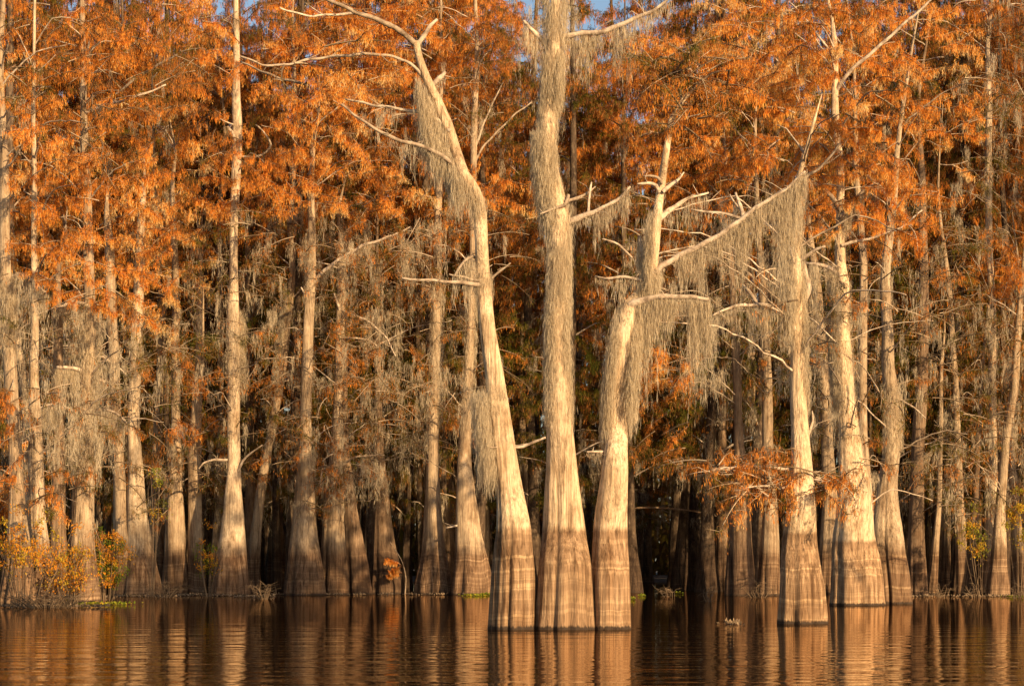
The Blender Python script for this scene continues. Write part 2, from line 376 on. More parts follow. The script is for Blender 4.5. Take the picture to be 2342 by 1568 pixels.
def tree(key, label, yb, pts, mat='bark', nseg=None, ext=8.0, crown=True, sub=0.0, group=GROUP):
    d = depth(yb); base = W(pts[-1][0], yb, d); base[2] = 0
    line = []
    r = random.Random(key)
    n = len(pts)
    for i, (px, py, wd) in enumerate(reversed(pts)):
        p = W(px, py, d); rad = wd / F * d / 2 * (1 + (.09 if d < 90 else .15) * min(1, max(0, (py - 1150) / 150)))
        if i == 0: p[2] = 0
        if i > 1: p[1] += r.uniform(-.25, .25)
        line.append([p[0], p[1], p[2], rad])
    l0 = list(line[0]); l0[2] = -0.5; l0[3] *= 1.05
    x1 = list(line[0]); x1[2] = 0.35; x1[3] *= 0.955; x1[0] += (line[1][0] - line[0][0]) * .12
    line = [l0, line[0], x1] + line[1:]
    if ext > 0:
        e = line[-1]; q = line[-2]; dx = (e[0] - q[0]) / max(e[2] - q[2], .3)
        dx = max(-.2, min(.2, dx))
        line.append([e[0] + dx * ext * .5 + r.uniform(-.3, .3), e[1] + r.uniform(-.4, .4), e[2] + ext * .5, e[3] * .6])
        line.append([e[0] + dx * ext + r.uniform(-.5, .5), e[1] + r.uniform(-.5, .5), e[2] + ext, e[3] * .15])
    step = 0.22 if d < 90 else 0.3
    sl = smooth_line(line, step)
    sl[:, 0] += 0.012 * np.sin(sl[:, 2] * 1.3 + len(key)) + 0.02 * np.sin(sl[:, 2] * 0.6)
    nseg = nseg or (72 if d < 60 else 56 if d < 95 else 40)
    V, Q, A, B = tube(sl, nseg, trunk_rfun(sum(map(ord, key)) + yb, 0.17 if d < 60 else 0.24, 0.014 if d < 60 else .022))
    root = empty("cypress_tree", base)
    tag(root, label, "tree", group)
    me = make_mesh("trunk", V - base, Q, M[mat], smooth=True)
    put("trunk", me, root)
    TREES[key] = dict(root=root, base=base, d=d, line=sl, crown=crown, top=sl[-1, 2], A=A, B=B, leaf=Bag(), twig=Bag(), limbs=0)
    return root
def moss_part(t, bag):
    if bag.n: put("hanging_moss", bag.mesh("hanging_moss", M['moss'], t['base']), t['root'])
def at_z(t, z):
    l = t['line']; return np.array([np.interp(z, l[:, 2], l[:, 0]), np.interp(z, l[:, 2], l[:, 1]), z]), float(np.interp(z, l[:, 2], l[:, 3]))
def branch(key, pts, dy=0.0, mL=0.0, mN=0, twigs=6, nseg=8, wd=0.019, leaf=0, tint=.6, m0=0.0, m1=1.0):
    """pts: picture (x, y, width) from the trunk outwards; dy: metres towards (-) or away (+) from the eye at the tip"""
    t = TREES[key]; d = t['d']; n = len(pts); line = []
    for i, (px, py, w_) in enumerate(pts):
        dd = d + dy * (i / (n - 1)); p = W(px, py, dd); line.append([*p, max(w_ / F * dd / 2, .006)])
    sl = smooth_line(line, 0.10 if d < 60 else .18)
    sl[:, 2] += 0.014 * np.sin(np.arange(len(sl)) * 1.1 + px) * (d / 60); sl[:, 0] += .01 * np.sin(np.arange(len(sl)) * .7)
    sl[:, 3] *= 1 + 0.10 * np.sin(np.arange(len(sl)) * 2.3 + py)
    V, Q, _, _ = tube(sl, nseg); bb = Bag(); bb.add(V, Q, np.zeros(len(V))); mb = Bag()
    seg = np.linalg.norm(np.diff(sl[:, :3], axis=0), axis=1).sum()
    if mN:
        k = int(seg * mN * (m1 - m0)); u = rng.uniform(m0, m1, k) * (len(sl) - 1); i0 = np.minimum(u.astype(int), len(sl) - 2); f = (u - i0)[:, None]
        P = sl[i0, :3] * (1 - f) + sl[i0 + 1, :3] * f + rng.normal(0, .035, (k, 3))
        env = 0.45 + 0.55 * np.abs(np.sin(u * 0.47 + px) * np.cos(u * 0.21 + py)) ** 0.5
        env *= 0.8 + 0.4 * np.sin(u * 1.9) * np.sin(u * .83 + 1)
        Ls = mL * env * rng.uniform(.08, .45, k)
        nb_ = max(3, int(seg * 6.5 * (m1 - m0))); uc = rng.uniform(m0, m1, nb_) * (len(sl) - 1); lc = mL * rng.uniform(.3, 1.0, nb_) * rng.choice([1, 1.3, 2.0], nb_); hw = rng.uniform(.3, 1.1, nb_)
        for q in range(nb_):                       # long pointed beards standing out from the fringe
            g = np.clip(1 - np.abs(u - uc[q]) / hw[q], 0, 1); Ls = np.maximum(Ls, lc[q] * g * rng.uniform(.45, 1, k))
        strands(mb, P, Ls, wd * rng.uniform(.5, 1.4, k), .5 + rng.normal(0, .12, k), 0.05, dens=1.9); moss_part(t, mb)
    for _ in range(twigs):
        u = random.uniform(.3, 1) * (len(sl) - 1); i0 = int(u); p = sl[min(i0, len(sl) - 1), :3]
        a = random.uniform(0, 2 * pi); l = random.uniform(.2, .7); up = random.uniform(-.5, .7)
        e = p + np.array([cos(a) * l, sin(a) * l * .6, up * l]); m = (p + e) / 2 + rng.normal(0, .05, 3)
        V, Q, _, _ = tube(np.column_stack([np.array([p, m, e]), [.012, .009, .004]]), 3); bb.add(V, Q, np.full(len(V), .9))
    put("branch", bb.mesh("branch", M['branch'], t['base']), t['root'])
    for _ in range(leaf):
        u = random.uniform(.35, 1) * (len(sl) - 1); p = sl[int(u), :3] + np.array([0, random.uniform(-.4, .4), random.uniform(-.28, .3)])
        add_bough(t['leaf'], t['twig'], p, random.uniform(0, 2 * pi), random.uniform(.5, .95), tint + random.choice((-.36, -.25, -.15, -.05, .0, .1)), .55, .8)
def sheath(key, ytop, ybot, n_, th0=-90, dth=180, L=.55, wd=.03, out=.03, bias=0.0):
    """moss clothing a trunk between two heights; th0: the side it grows on (0 right, -90 towards us, 180 left)"""
    t = TREES[key]; d = t['d']; zt = CH + (HY - ytop) / F * d; zb = CH + (HY - ybot) / F * d; n = int(n_ * .75)
    z = rng.uniform(zb, zt, n); th = np.radians(rng.uniform(th0 - dth, th0 + dth, n)); l = t['line']
    cx = np.interp(z, l[:, 2], l[:, 0]); cy = np.interp(z, l[:, 2], l[:, 1]); rr = np.interp(z, l[:, 2], l[:, 3])
    o = rr * 1.0 + out * rng.uniform(.2, 1.3, n)
    P = np.stack([cx + np.cos(th) * o + bias, cy + np.sin(th) * o, z], -1)
    mb = Bag(); strands(mb, P, L * rng.uniform(.3, 1.2, n), wd * .62 * rng.uniform(.5, 1.4, n), .5 + rng.normal(0, .08, n), 0.05, dens=1.35); moss_part(t, mb)

# -- front group
tree('U', "pale cypress at the left of the three front trunks, bending left high up", 1438,
     [(950, 98, 15), (957, 130, 17), (975, 180, 20), (1000, 232, 25), (1022, 285, 26), (1040, 340, 25), (1060, 400, 25), (1086, 440, 27), (1099, 490, 30), (1104, 560, 29), (1109, 640, 32), (1117, 750, 34), (1134, 889, 42), (1151, 1028, 50), (1164, 1120, 58), (1173, 1213, 74), (1171, 1300, 86), (1170, 1436, 100)], 'bark_pale', ext=0, crown=False)
tree('V', "tall central cypress wrapped in shaggy moss, middle of the three front trunks", 1438,
     [(1268, -60, 18), (1268, 30, 22), (1265, 100, 28), (1262, 150, 32), (1257, 220, 32), (1252, 320, 30), (1262, 400, 34), (1280, 480, 36), (1280, 560, 38), (1282, 650, 42), (1276, 750, 42), (1277, 850, 46), (1277, 935, 52), (1285, 1074, 68), (1290, 1213, 92), (1291, 1300, 108), (1289, 1436, 128)], 'bark_pale', ext=4, crown=False)
tree('W', "pale cypress leaning right, rightmost of the three front trunks, with long mossy limbs", 1438,
     [(1572, 215, 8), (1538, 265, 13), (1521, 350, 15), (1512, 430, 18), (1503, 500, 20), (1498, 590, 22), (1488, 650, 26), (1446, 697, 32), (1432, 755, 32), (1418, 843, 38), (1413, 960, 42), (1404, 1074, 58), (1394, 1213, 76), (1392, 1320, 84), (1394, 1436, 88)], 'bark_pale', ext=0, crown=False)
tree('BB', "thick cypress standing alone in open water behind an orange low spray of needles", 1425,
     [(1828, 400, 12), (1820, 440, 18), (1816, 500, 22), (1818, 580, 26), (1821, 640, 26), (1826, 700, 29), (1828, 780, 30), (1828, 889, 36), (1830, 1028, 46), (1831, 1143, 64), (1829, 1236, 80), (1831, 1330, 95), (1833, 1424, 110)], 'bark_pale', ext=2)
tree('DD', "broad pale cypress with a deep buttress, left of the joined pair at right", 1383,
     [(1905, 60, 9), (1910, 130, 13), (1912, 250, 16), (1919, 400, 18), (1921, 480, 19), (1923, 600, 26), (1926, 650, 29), (1929, 750, 34), (1937, 889, 38), (1944, 1005, 50), (1950, 1120, 70), (1953, 1236, 90), (1957, 1320, 104), (1957, 1382, 114)], 'bark_pale', ext=6)
tree('FF', "speckled cypress with a dark mossy patch, right of the joined pair at right", 1380,
     [(2052, 340, 12), (2045, 430, 18), (2031, 560, 21), (2025, 650, 24), (2028, 750, 27), (2031, 843, 30), (2043, 912, 36), (2038, 1028, 38), (2031, 1120, 46), (2030, 1236, 66), (2037, 1320, 74), (2040, 1379, 78)], 'bark_mid', ext=6)
tree('CC', "upright grey cypress rising directly behind the lone front tree at right", 1357,
     [(1850, 500, 12), (1862, 600, 18), (1870, 700, 24), (1880, 800, 26), (1886, 900, 26), (1892, 1010, 27), (1897, 1130, 32), (1895, 1250, 38), (1893, 1356, 46)])
tree('EE', "slim straight tan trunk between the two trees of the joined pair", 1366,
     [(1960, 370, 12), (1968, 480, 14), (1972, 600, 16), (1973, 750, 19), (1974, 900, 21), (1977, 1050, 24), (1985, 1200, 30), (1992, 1364, 40)])
# -- left of centre
tree('M', "flared cypress with dark shadow bands, right behind the crooked leaning stem", 1360,
     [(716, 330, 10), (712, 430, 15), (714, 520, 17), (712, 600, 19), (708, 700, 22), (702, 843, 24), (700, 960, 26), (698, 1060, 34), (697, 1130, 46), (696, 1213, 60), (697, 1290, 74), (698, 1359, 92)], ext=3)
tree('L', "slender crooked cypress leaning right with a trail of moss", 1357,
     [(676, 250, 8), (672, 350, 10), (665, 520, 14), (668, 620, 15), (657, 740, 19), (640, 880, 19), (613, 1028, 18), (600, 1100, 20), (587, 1213, 22), (579, 1300, 26), (576, 1356, 32)])
tree('J', "tall patchy white cypress with striped fluted base, left of the leaning stem", 1361,
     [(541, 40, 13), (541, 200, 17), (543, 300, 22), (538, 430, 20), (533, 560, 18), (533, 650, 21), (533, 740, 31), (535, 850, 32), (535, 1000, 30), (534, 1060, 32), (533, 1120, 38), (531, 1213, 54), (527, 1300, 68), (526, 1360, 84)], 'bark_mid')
tree('J2', "thin pale trunk close behind the left side of the patchy white cypress", 1352,
     [(503, 480, 12), (504, 650, 14), (505, 800, 14), (505, 950, 14), (503, 1150, 22), (500, 1350, 44)])
tree('K', "brown shaded trunk in the gap left of the leaning stem", 1353,
     [(568, 600, 12), (570, 800, 16), (571, 1000, 19), (572, 1150, 24), (573, 1351, 42)], 'bark_dark')
tree('N', "short pale flared cypress with bare curling twigs beside the shadow banded tree", 1359,
     [(782, 560, 14), (779, 680, 19), (776, 850, 21), (772, 1000, 26), (766, 1100, 40), (763, 1180, 50), (764, 1358, 64)], ext=3)
tree('O', "dark fluted stump-like cypress left of the broad shaded one", 1358,
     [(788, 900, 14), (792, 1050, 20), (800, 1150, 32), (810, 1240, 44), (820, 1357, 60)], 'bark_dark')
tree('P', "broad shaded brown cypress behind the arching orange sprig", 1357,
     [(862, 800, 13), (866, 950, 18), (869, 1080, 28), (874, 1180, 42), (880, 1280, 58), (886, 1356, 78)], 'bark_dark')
tree('Q', "very thin bare stem between two dark flared cypresses", 1354,
     [(848, 1000, 7), (844, 1130, 9), (838, 1250, 10), (836, 1352, 14)], ext=3, crown=False)
tree('R', "mossy cypress pinched above a wide dark foot, left of the dark gap", 1358,
     [(1008, 150, 8), (1005, 400, 14), (1002, 560, 17), (999, 700, 20), (996, 850, 23), (992, 980, 26), (989, 1100, 32), (990, 1180, 40), (992, 1260, 52), (992, 1357, 84)])
tree('R2', "red brown trunk close behind the pinched mossy cypress", 1350,
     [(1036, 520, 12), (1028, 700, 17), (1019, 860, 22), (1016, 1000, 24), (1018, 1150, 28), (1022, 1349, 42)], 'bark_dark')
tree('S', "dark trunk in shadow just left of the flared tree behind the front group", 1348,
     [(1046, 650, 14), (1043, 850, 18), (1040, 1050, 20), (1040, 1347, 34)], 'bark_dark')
tree('T', "flared cypress with a bright band above its stain, left of the front group", 1359,
     [(1090, 90, 9), (1085, 250, 14), (1083, 400, 15), (1081, 600, 15), (1076, 750, 18), (1070, 900, 23), (1063, 1040, 30), (1064, 1100, 38), (1071, 1213, 52), (1077, 1290, 66), (1078, 1358, 84)])
tree('X', "spotted trunk seen between the left and middle front trees", 1352,
     [(1207, 560, 22), (1203, 700, 22), (1197, 850, 21), (1197, 960, 22), (1206, 1080, 24), (1214, 1200, 28), (1222, 1351, 44)])
tree('X2', "thin crooked trunk in the dark gap right of the bent front tree", 1346,
     [(1170, 480, 10), (1163, 600, 11), (1153, 720, 13), (1150, 860, 14), (1158, 1000, 15), (1168, 1345, 30)], 'bark_dark')
tree('TT', "slim light stem showing beside the upper bend of the front tree", 1349,
     [(1124, 480, 8), (1122, 600, 9), (1114, 800, 10), (1108, 1000, 12), (1108, 1348, 26)])
# -- far left
tree('A', "leftmost pale cypress, its foot splayed at the picture corner", 1383,
     [(5, 120, 14), (8, 350, 20), (12, 500, 22), (16, 640, 24), (24, 800, 28), (31, 950, 29), (37, 1080, 31), (42, 1180, 40), (42, 1280, 60), (40, 1382, 86)], 'bark')
tree('B', "second cypress from the left edge, brightest of the left corner group", 1382,
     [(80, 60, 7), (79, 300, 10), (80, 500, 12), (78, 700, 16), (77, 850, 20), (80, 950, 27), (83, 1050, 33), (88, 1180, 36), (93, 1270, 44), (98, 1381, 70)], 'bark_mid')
tree('C', "brown shaded trunk just right of the brightest left corner tree", 1378,
     [(128, 620, 14), (132, 800, 20), (135, 980, 26), (136, 1100, 30), (132, 1220, 36), (134, 1377, 58)], 'bark_dark', ext=3)
tree('D', "stout cypress under a curtain of grey moss, fourth from the left edge", 1378,
     [(190, 100, 12), (196, 400, 18), (202, 620, 24), (203, 750, 27), (198, 900, 34), (193, 1040, 44), (190, 1160, 50), (188, 1260, 58), (190, 1377, 76)])
tree('A2', "grey leaning trunk half hidden by moss at the left corner", 1376,
     [(30, 700, 12), (52, 850, 16), (60, 1000, 18), (66, 1150, 26), (70, 1375, 44)], 'bark')
tree('E', "narrow cypress merging at its foot with the broad striped one, on its left", 1361,
     [(248, 560, 20), (253, 680, 23), (258, 780, 24), (263, 900, 25), (268, 1000, 26), (273, 1100, 30), (280, 1220, 42), (284, 1360, 56)], ext=3)
tree('F', "broad striped cypress with fluted foot among dead brush at left", 1361,
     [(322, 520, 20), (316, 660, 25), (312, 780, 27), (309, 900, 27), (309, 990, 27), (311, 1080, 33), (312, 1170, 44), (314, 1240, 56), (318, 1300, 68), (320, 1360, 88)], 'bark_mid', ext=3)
tree('F2', "thin reddish stem behind the broad striped cypress at left", 1350,
     [(284, 560, 9), (287, 700, 12), (292, 850, 13), (296, 1000, 14), (300, 1349, 26)], 'bark_dark', ext=3)
tree('G', "small cypress with yellow green leaves on its trunk at left", 1358,
     [(368, 760, 12), (364, 900, 16), (360, 1020, 22), (358, 1120, 28), (358, 1230, 34), (364, 1357, 50)], ext=3)
tree('H', "grey cypress crossed by dark shadows, right of the small leafy one", 1359,
     [(396, 420, 10), (399, 560, 15), (401, 700, 17), (402, 850, 18), (402, 1000, 22), (402, 1090, 28), (400, 1166, 38), (400, 1270, 44), (402, 1358, 58)], ext=3)
tree('I', "lichen spotted cypress with a small leafy shrub at its side", 1359,
     [(458, 620, 13), (456, 780, 19), (451, 930, 23), (447, 1060, 30), (447, 1160, 30), (448, 1260, 33), (450, 1358, 42)], ext=3)
tree('JJ1', "dark narrow trunk right of the leaning slender cypress", 1345,
     [(632, 700, 12), (630, 900, 15), (631, 1100, 20), (633, 1344, 40)], 'bark_dark')
# -- right side
tree('Y', "flared cypress at the edge of the dark gap on the right", 1361,
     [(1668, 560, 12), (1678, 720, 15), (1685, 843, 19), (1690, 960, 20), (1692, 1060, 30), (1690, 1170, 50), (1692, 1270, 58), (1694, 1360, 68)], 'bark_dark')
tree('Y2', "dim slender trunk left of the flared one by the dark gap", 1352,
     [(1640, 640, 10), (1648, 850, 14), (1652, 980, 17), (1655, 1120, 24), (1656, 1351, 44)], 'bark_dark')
tree('AA', "bent pale stem with patchy bark between the dark gap and the lone front tree", 1353,
     [(1700, 560, 10), (1712, 700, 13), (1720, 820, 15), (1730, 930, 17), (1737, 1020, 20), (1738, 1150, 24), (1736, 1352, 34)])
tree('AB', "fluted pale cypress left of the lone front tree, roots tangled in brush", 1361,
     [(1738, 560, 14), (1746, 720, 19), (1755, 850, 22), (1758, 1000, 26), (1759, 1100, 30), (1761, 1220, 38), (1758, 1360, 50)])
tree('GG', "grey trunk in half shade right of the joined pair", 1362,
     [(2112, 420, 16), (2110, 600, 20), (2108, 760, 24), (2106, 900, 28), (2097, 1074, 31), (2095, 1200, 35), (2097, 1361, 46)], 'bark_dark')
tree('HH', "thin pale stem leaning right beyond the half shaded grey trunk", 1359,
     [(2154, 850, 8), (2151, 1000, 10), (2147, 1150, 12), (2140, 1236, 14), (2131, 1358, 22)], ext=4, crown=False)
tree('II', "twin patchy trunk in the shaded right wood, tall with pale blotches", 1350,
     [(2190, 200, 12), (2189, 400, 18), (2190, 550, 20), (2185, 720, 23), (2176, 880, 23), (2172, 1050, 25), (2171, 1200, 27), (2172, 1349, 38)])
tree('JJ', "peeling pale trunk narrowing at the water in the right wood", 1361,
     [(2170, 640, 10), (2180, 800, 13), (2188, 900, 14), (2190, 1020, 15), (2194, 1150, 20), (2199, 1280, 24), (2197, 1360, 20)])
tree('KK', "slim brown stem curving up rightward in the right wood", 1361,
     [(2248, 850, 8), (2240, 1000, 11), (2232, 1120, 14), (2224, 1236, 18), (2212, 1360, 24)], 'bark_dark', ext=5)
tree('LL', "tall straight white blotched cypress behind the foot of the leaning tree at right", 1356,
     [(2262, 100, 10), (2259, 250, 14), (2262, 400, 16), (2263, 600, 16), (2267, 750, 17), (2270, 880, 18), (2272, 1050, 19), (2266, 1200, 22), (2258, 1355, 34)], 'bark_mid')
tree('MM', "smooth cypress leaning right near the right edge, base flared", 1362,
     [(2338, 640, 11), (2327, 780, 16), (2318, 889, 19), (2307, 990, 20), (2297, 1074, 21), (2289, 1160, 24), (2284, 1236, 30), (2282, 1300, 38), (2281, 1361, 52)], 'bark')
tree('NN', "rightmost cypress with twiggy tufts at the picture edge", 1357,
     [(2318, 850, 12), (2314, 1000, 15), (2316, 1120, 20), (2326, 1240, 26), (2334, 1356, 40)])
tree('OO', "shaded upright trunk just right of the thin leaning stem", 1347,
     [(2140, 450, 11), (2142, 700, 15), (2142, 900, 17), (2144, 1100, 20), (2146, 1346, 34)], 'bark_dark')

# -- the limbs one can see
branch('U', [(955, 110, 14), (925, 78, 13), (880, 52, 12), (820, 30, 10), (742, -4, 8)], -1.0, twigs=8)
branch('U', [(952, 108, 12), (968, 82, 11), (985, 60, 9), (1000, 45, 7)], .4, twigs=3)
branch('U', [(822, 30, 8), (760, 34, 6), (700, 36, 5), (640, 18, 4)], -.6, twigs=5)
branch('U', [(1058, 405, 14), (1030, 370, 11), (985, 342, 9), (940, 328, 9), (900, 316, 8), (850, 290, 7), (780, 240, 5)], -.8, .5, 110, twigs=8, m1=.6)
branch('U', [(1030, 300, 12), (1000, 275, 10), (960, 258, 8), (905, 248, 7), (850, 240, 6), (790, 226, 4)], .5, .5, 160, twigs=8, m1=.7)
branch('U', [(975, 185, 9), (930, 140, 7), (860, 124, 7), (790, 127, 7), (710, 136, 6), (650, 149, 6), (600, 148, 5), (550, 128, 4)], -1.2, twigs=10, leaf=5)
branch('U', [(700, 192, 7), (650, 182, 6), (600, 164, 5), (550, 140, 4)], 1.0, twigs=5)
branch('U', [(985, 200, 12), (1005, 178, 12), (1018, 165, 8)], .2, .6, 150, twigs=2)
branch('U', [(1110, 650, 10), (1076, 649, 10), (1040, 645, 8), (980, 641, 7), (920, 637, 5)], -.5, twigs=3)
branch('U', [(1108, 640, 7), (1080, 640, 6), (1060, 634, 5), (1028, 626, 3)], -.2, twigs=2)
branch('U', [(1105, 600, 7), (1080, 585, 8), (1060, 600, 6), (1040, 630, 4)], -.2, .9, 200, twigs=1)
branch('U', [(1125, 635, 6), (1150, 615, 5), (1168, 600, 3)], -.1, twigs=1)
branch('U', [(1165, 1020, 7), (1195, 1022, 7), (1225, 1008, 6), (1248, 1000, 5)], -.25, twigs=1)
branch('U', [(1165, 1020, 6), (1140, 1022, 5), (1118, 1021, 3)], -.5, twigs=2)
branch('V', [(1262, 118, 14), (1238, 92, 12), (1215, 65, 9), (1198, 48, 6)], -.3, .9, 200, twigs=4)
branch('V', [(1275, 85, 13), (1320, 78, 12), (1380, 72, 12), (1430, 52, 11), (1485, 28, 8), (1535, -4, 5)], -.4, .95, 230, twigs=6)
branch('V', [(1290, 505, 16), (1320, 500, 15), (1350, 488, 12), (1390, 470, 9), (1420, 450, 8), (1442, 428, 5)], -.3, .75, 300, twigs=3)
branch('V', [(1345, 490, 7), (1346, 460, 6), (1351, 430, 5), (1354, 415, 3)], .1, twigs=1)
branch('V', [(1290, 460, 9), (1318, 455, 8), (1345, 440, 6), (1362, 428, 3)], .3, .3, 80, twigs=2)
branch('V', [(1300, 445, 8), (1290, 470, 8), (1262, 478, 6), (1235, 490, 3)], -.35, .5, 80, twigs=2)
branch('W', [(1440, 700, 20), (1465, 688, 18), (1500, 680, 14), (1560, 678, 11), (1622, 684, 8)], -.3, 1.75, 470, twigs=3)
branch('W', [(1500, 625, 15), (1515, 606, 15), (1550, 588, 14), (1600, 562, 13), (1650, 535, 12), (1700, 498, 12), (1750, 462, 10), (1800, 430, 8), (1842, 392, 5)], -.4, 1.4, 480, twigs=5, m0=.12)
branch('W', [(1508, 500, 14), (1530, 482, 13), (1555, 465, 10), (1585, 450, 7), (1620, 440, 4)], .4, .5, 120, twigs=3)
branch('W', [(1500, 640, 14), (1478, 600, 14), (1466, 560, 11), (1462, 540, 8)], .1, 1.1, 320, twigs=1)
branch('W', [(1470, 640, 8), (1430, 634, 7), (1385, 636, 6), (1360, 632, 3)], .3, .8, 160, twigs=2)
branch('W', [(1508, 440, 9), (1500, 425, 8), (1480, 418, 8), (1458, 420, 4)], -.2, twigs=1)
branch('W', [(1515, 420, 7), (1505, 408, 7), (1485, 402, 5), (1470, 402, 3)], -.2, twigs=1)
branch('W', [(1515, 440, 10), (1535, 422, 9), (1552, 408, 6), (1565, 395, 3)], .3, .25, 60, twigs=2)
branch('W', [(1520, 305, 6), (1490, 304, 5), (1462, 312, 3)], .2, twigs=2)
branch('W', [(1700, 500, 8), (1660, 490, 7), (1620, 484, 6), (1580, 480, 4)], .2, .35, 90, twigs=2)
branch('W', [(1700, 498, 11), (1692, 470, 9), (1683, 440, 5)], .2, twigs=2)
branch('W', [(1705, 490, 8), (1690, 478, 6), (1670, 445, 4)], .5, twigs=1)
branch('W', [(1445, 590, 5), (1415, 560, 5), (1378, 545, 3)], -.3, twigs=1)
branch('W', [(1395, 1032, 7), (1370, 1032, 6), (1342, 1034, 4)], -.2, .5, 190, twigs=3)
branch('W', [(1570, 222, 8), (1592, 196, 7), (1625, 170, 5), (1670, 160, 3)], -.3, twigs=5, leaf=14, tint=.5)
branch('W', [(1560, 238, 7), (1552, 200, 6), (1530, 165, 4), (1500, 150, 3)], .4, twigs=5, leaf=14, tint=.5)
branch('W', [(1530, 290, 6), (1560, 270, 5), (1600, 262, 3)], -.5, twigs=4, leaf=10, tint=.5)
branch('W', [(1574, 216, 6), (1580, 170, 5), (1575, 120, 3)], .2, twigs=5, leaf=12, tint=.5)
branch('BB', [(1826, 760, 13), (1812, 745, 12), (1790, 722, 10), (1760, 700, 9), (1710, 697, 8), (1665, 704, 6), (1630, 722, 4)], -.6, .9, 180, twigs=6)
branch('BB', [(1832, 700, 14), (1850, 660, 13), (1845, 630, 11), (1832, 585, 9)], .3, twigs=1)
branch('BB', [(1735, 700, 7), (1715, 670, 9), (1700, 650, 6)], .3, .5, 60, twigs=0)
branch('BB', [(1822, 600, 9), (1860, 575, 8), (1888, 562, 4)], -.3, twigs=2)
branch('BB', [(1838, 1020, 8), (1850, 990, 7), (1860, 960, 5), (1858, 940, 3)], .3, .4, 80, twigs=2)
branch('BB', [(1820, 1075, 9), (1780, 1070, 8), (1720, 1064, 6), (1660, 1070, 5), (1610, 1078, 3)], -.5, .35, 60, twigs=30, leaf=17, tint=.45)
branch('BB', [(1835, 1085, 7), (1860, 1095, 6), (1900, 1105, 3)], -.4, .3, 40, twigs=12, leaf=14, tint=.45)
branch('BB', [(1818, 1110, 7), (1780, 1115, 6), (1740, 1110, 5), (1690, 1120, 3)], -.8, .2, 20, twigs=26, leaf=13, tint=.45)
branch('BB', [(1824, 420, 9), (1850, 400, 8), (1880, 380, 6), (1920, 330, 5)], .5, twigs=5)
branch('DD', [(1912, 210, 10), (1925, 185, 9), (1950, 158, 9), (2000, 115, 8), (2060, 62, 7), (2132, -2, 5)], -.9, twigs=4)
branch('DD', [(1922, 480, 13), (1905, 455, 12), (1880, 430, 11), (1852, 412, 9), (1845, 395, 6)], -.5, .3, 40, twigs=4)
branch('DD', [(1922, 500, 10), (1950, 460, 9), (1985, 430, 8), (2010, 420, 4)], -.4, .9, 200, twigs=3)
branch('DD', [(1926, 640, 12), (1900, 615, 10), (1870, 603, 8), (1840, 602, 5)], -.4, 1.0, 200, twigs=3)
branch('DD', [(1924, 600, 9), (1910, 540, 6), (1880, 500, 5), (1850, 470, 4)], .4, .5, 60, twigs=3)
branch('DD', [(1845, 190, 5), (1815, 200, 5), (1790, 205, 4)], -.6, twigs=2)
branch('DD', [(1908, 130, 7), (1870, 80, 5), (1840, 40, 4), (1810, 10, 3)], .9, twigs=6)
branch('DD', [(1925, 560, 8), (1990, 545, 6), (2060, 520, 5), (2110, 480, 3)], -.5, twigs=5, leaf=5)
branch('FF', [(2040, 470, 11), (2022, 440, 10), (2000, 415, 8), (1985, 400, 5)], -.3, .2, 40, twigs=3)
branch('FF', [(2040, 900, 5), (2060, 915, 5), (2090, 930, 4), (2118, 958, 3)], -.5, twigs=3)
branch('II', [(2188, 610, 7), (2210, 600, 8), (2240, 580, 7), (2262, 560, 4)], -.3, twigs=3)
branch('M', [(716, 645, 9), (735, 625, 9), (780, 590, 8), (830, 562, 7), (880, 545, 6), (940, 520, 4)], -.6, .8, 110, twigs=8)
branch('M', [(705, 680, 5), (695, 668, 5), (688, 656, 3)], -.2, twigs=0)
branch('N', [(780, 715, 7), (772, 695, 7), (764, 672, 4)], -.3, twigs=1)
branch('N', [(780, 712, 6), (815, 722, 6), (850, 740, 5), (885, 775, 4), (905, 815, 3)], -.6, twigs=5)
branch('N', [(782, 775, 6), (815, 772, 6), (850, 782, 5), (862, 790, 3)], -.3, twigs=3)
branch('N', [(768, 1080, 6), (800, 1050, 5), (850, 1040, 4), (880, 1042, 3)], -.6, .4, 30, twigs=16)
branch('N', [(762, 1085, 6), (740, 1060, 5), (735, 1090, 4), (730, 1130, 3)], -.6, twigs=20)
branch('T', [(1065, 1203, 5), (1045, 1200, 5), (1020, 1208, 3)], -.7, twigs=3)
branch('T', [(1083, 185, 6), (1100, 140, 5), (1125, 110, 3)], .5, twigs=3)
branch('T', [(1086, 340, 6), (1100, 300, 6), (1120, 250, 4), (1150, 190, 3)], .8, twigs=4)
branch('T', [(1080, 380, 6), (1110, 330, 5), (1180, 260, 4), (1215, 235, 3)], .8, twigs=4)
branch('J', [(543, 330, 10), (530, 305, 9), (520, 290, 5)], -.2, twigs=2)
branch('J', [(538, 1090, 6), (555, 1055, 6), (580, 1030, 4), (600, 1018, 3)], -.4, twigs=2)
branch('J', [(520, 1052, 7), (490, 1050, 6), (465, 1060, 4), (455, 1072, 3)], -.5, .3, 40, twigs=4)
branch('J', [(545, 360, 6), (600, 355, 5), (620, 330, 5), (600, 300, 4), (585, 285, 3)], -.5, twigs=3)
branch('D', [(200, 700, 9), (170, 690, 9), (140, 700, 8), (120, 712, 5)], -.5, 1.1, 170, twigs=4)
branch('D', [(200, 850, 9), (165, 842, 8), (130, 838, 6)], -.6, 1.3, 260, twigs=3)
branch('E', [(262, 835, 6), (235, 815, 6), (210, 818, 4)], -.6, .3, 30, twigs=4)
branch('E', [(262, 880, 6), (230, 870, 6), (190, 850, 5), (150, 838, 4)], -.9, 1.2, 260, twigs=4)
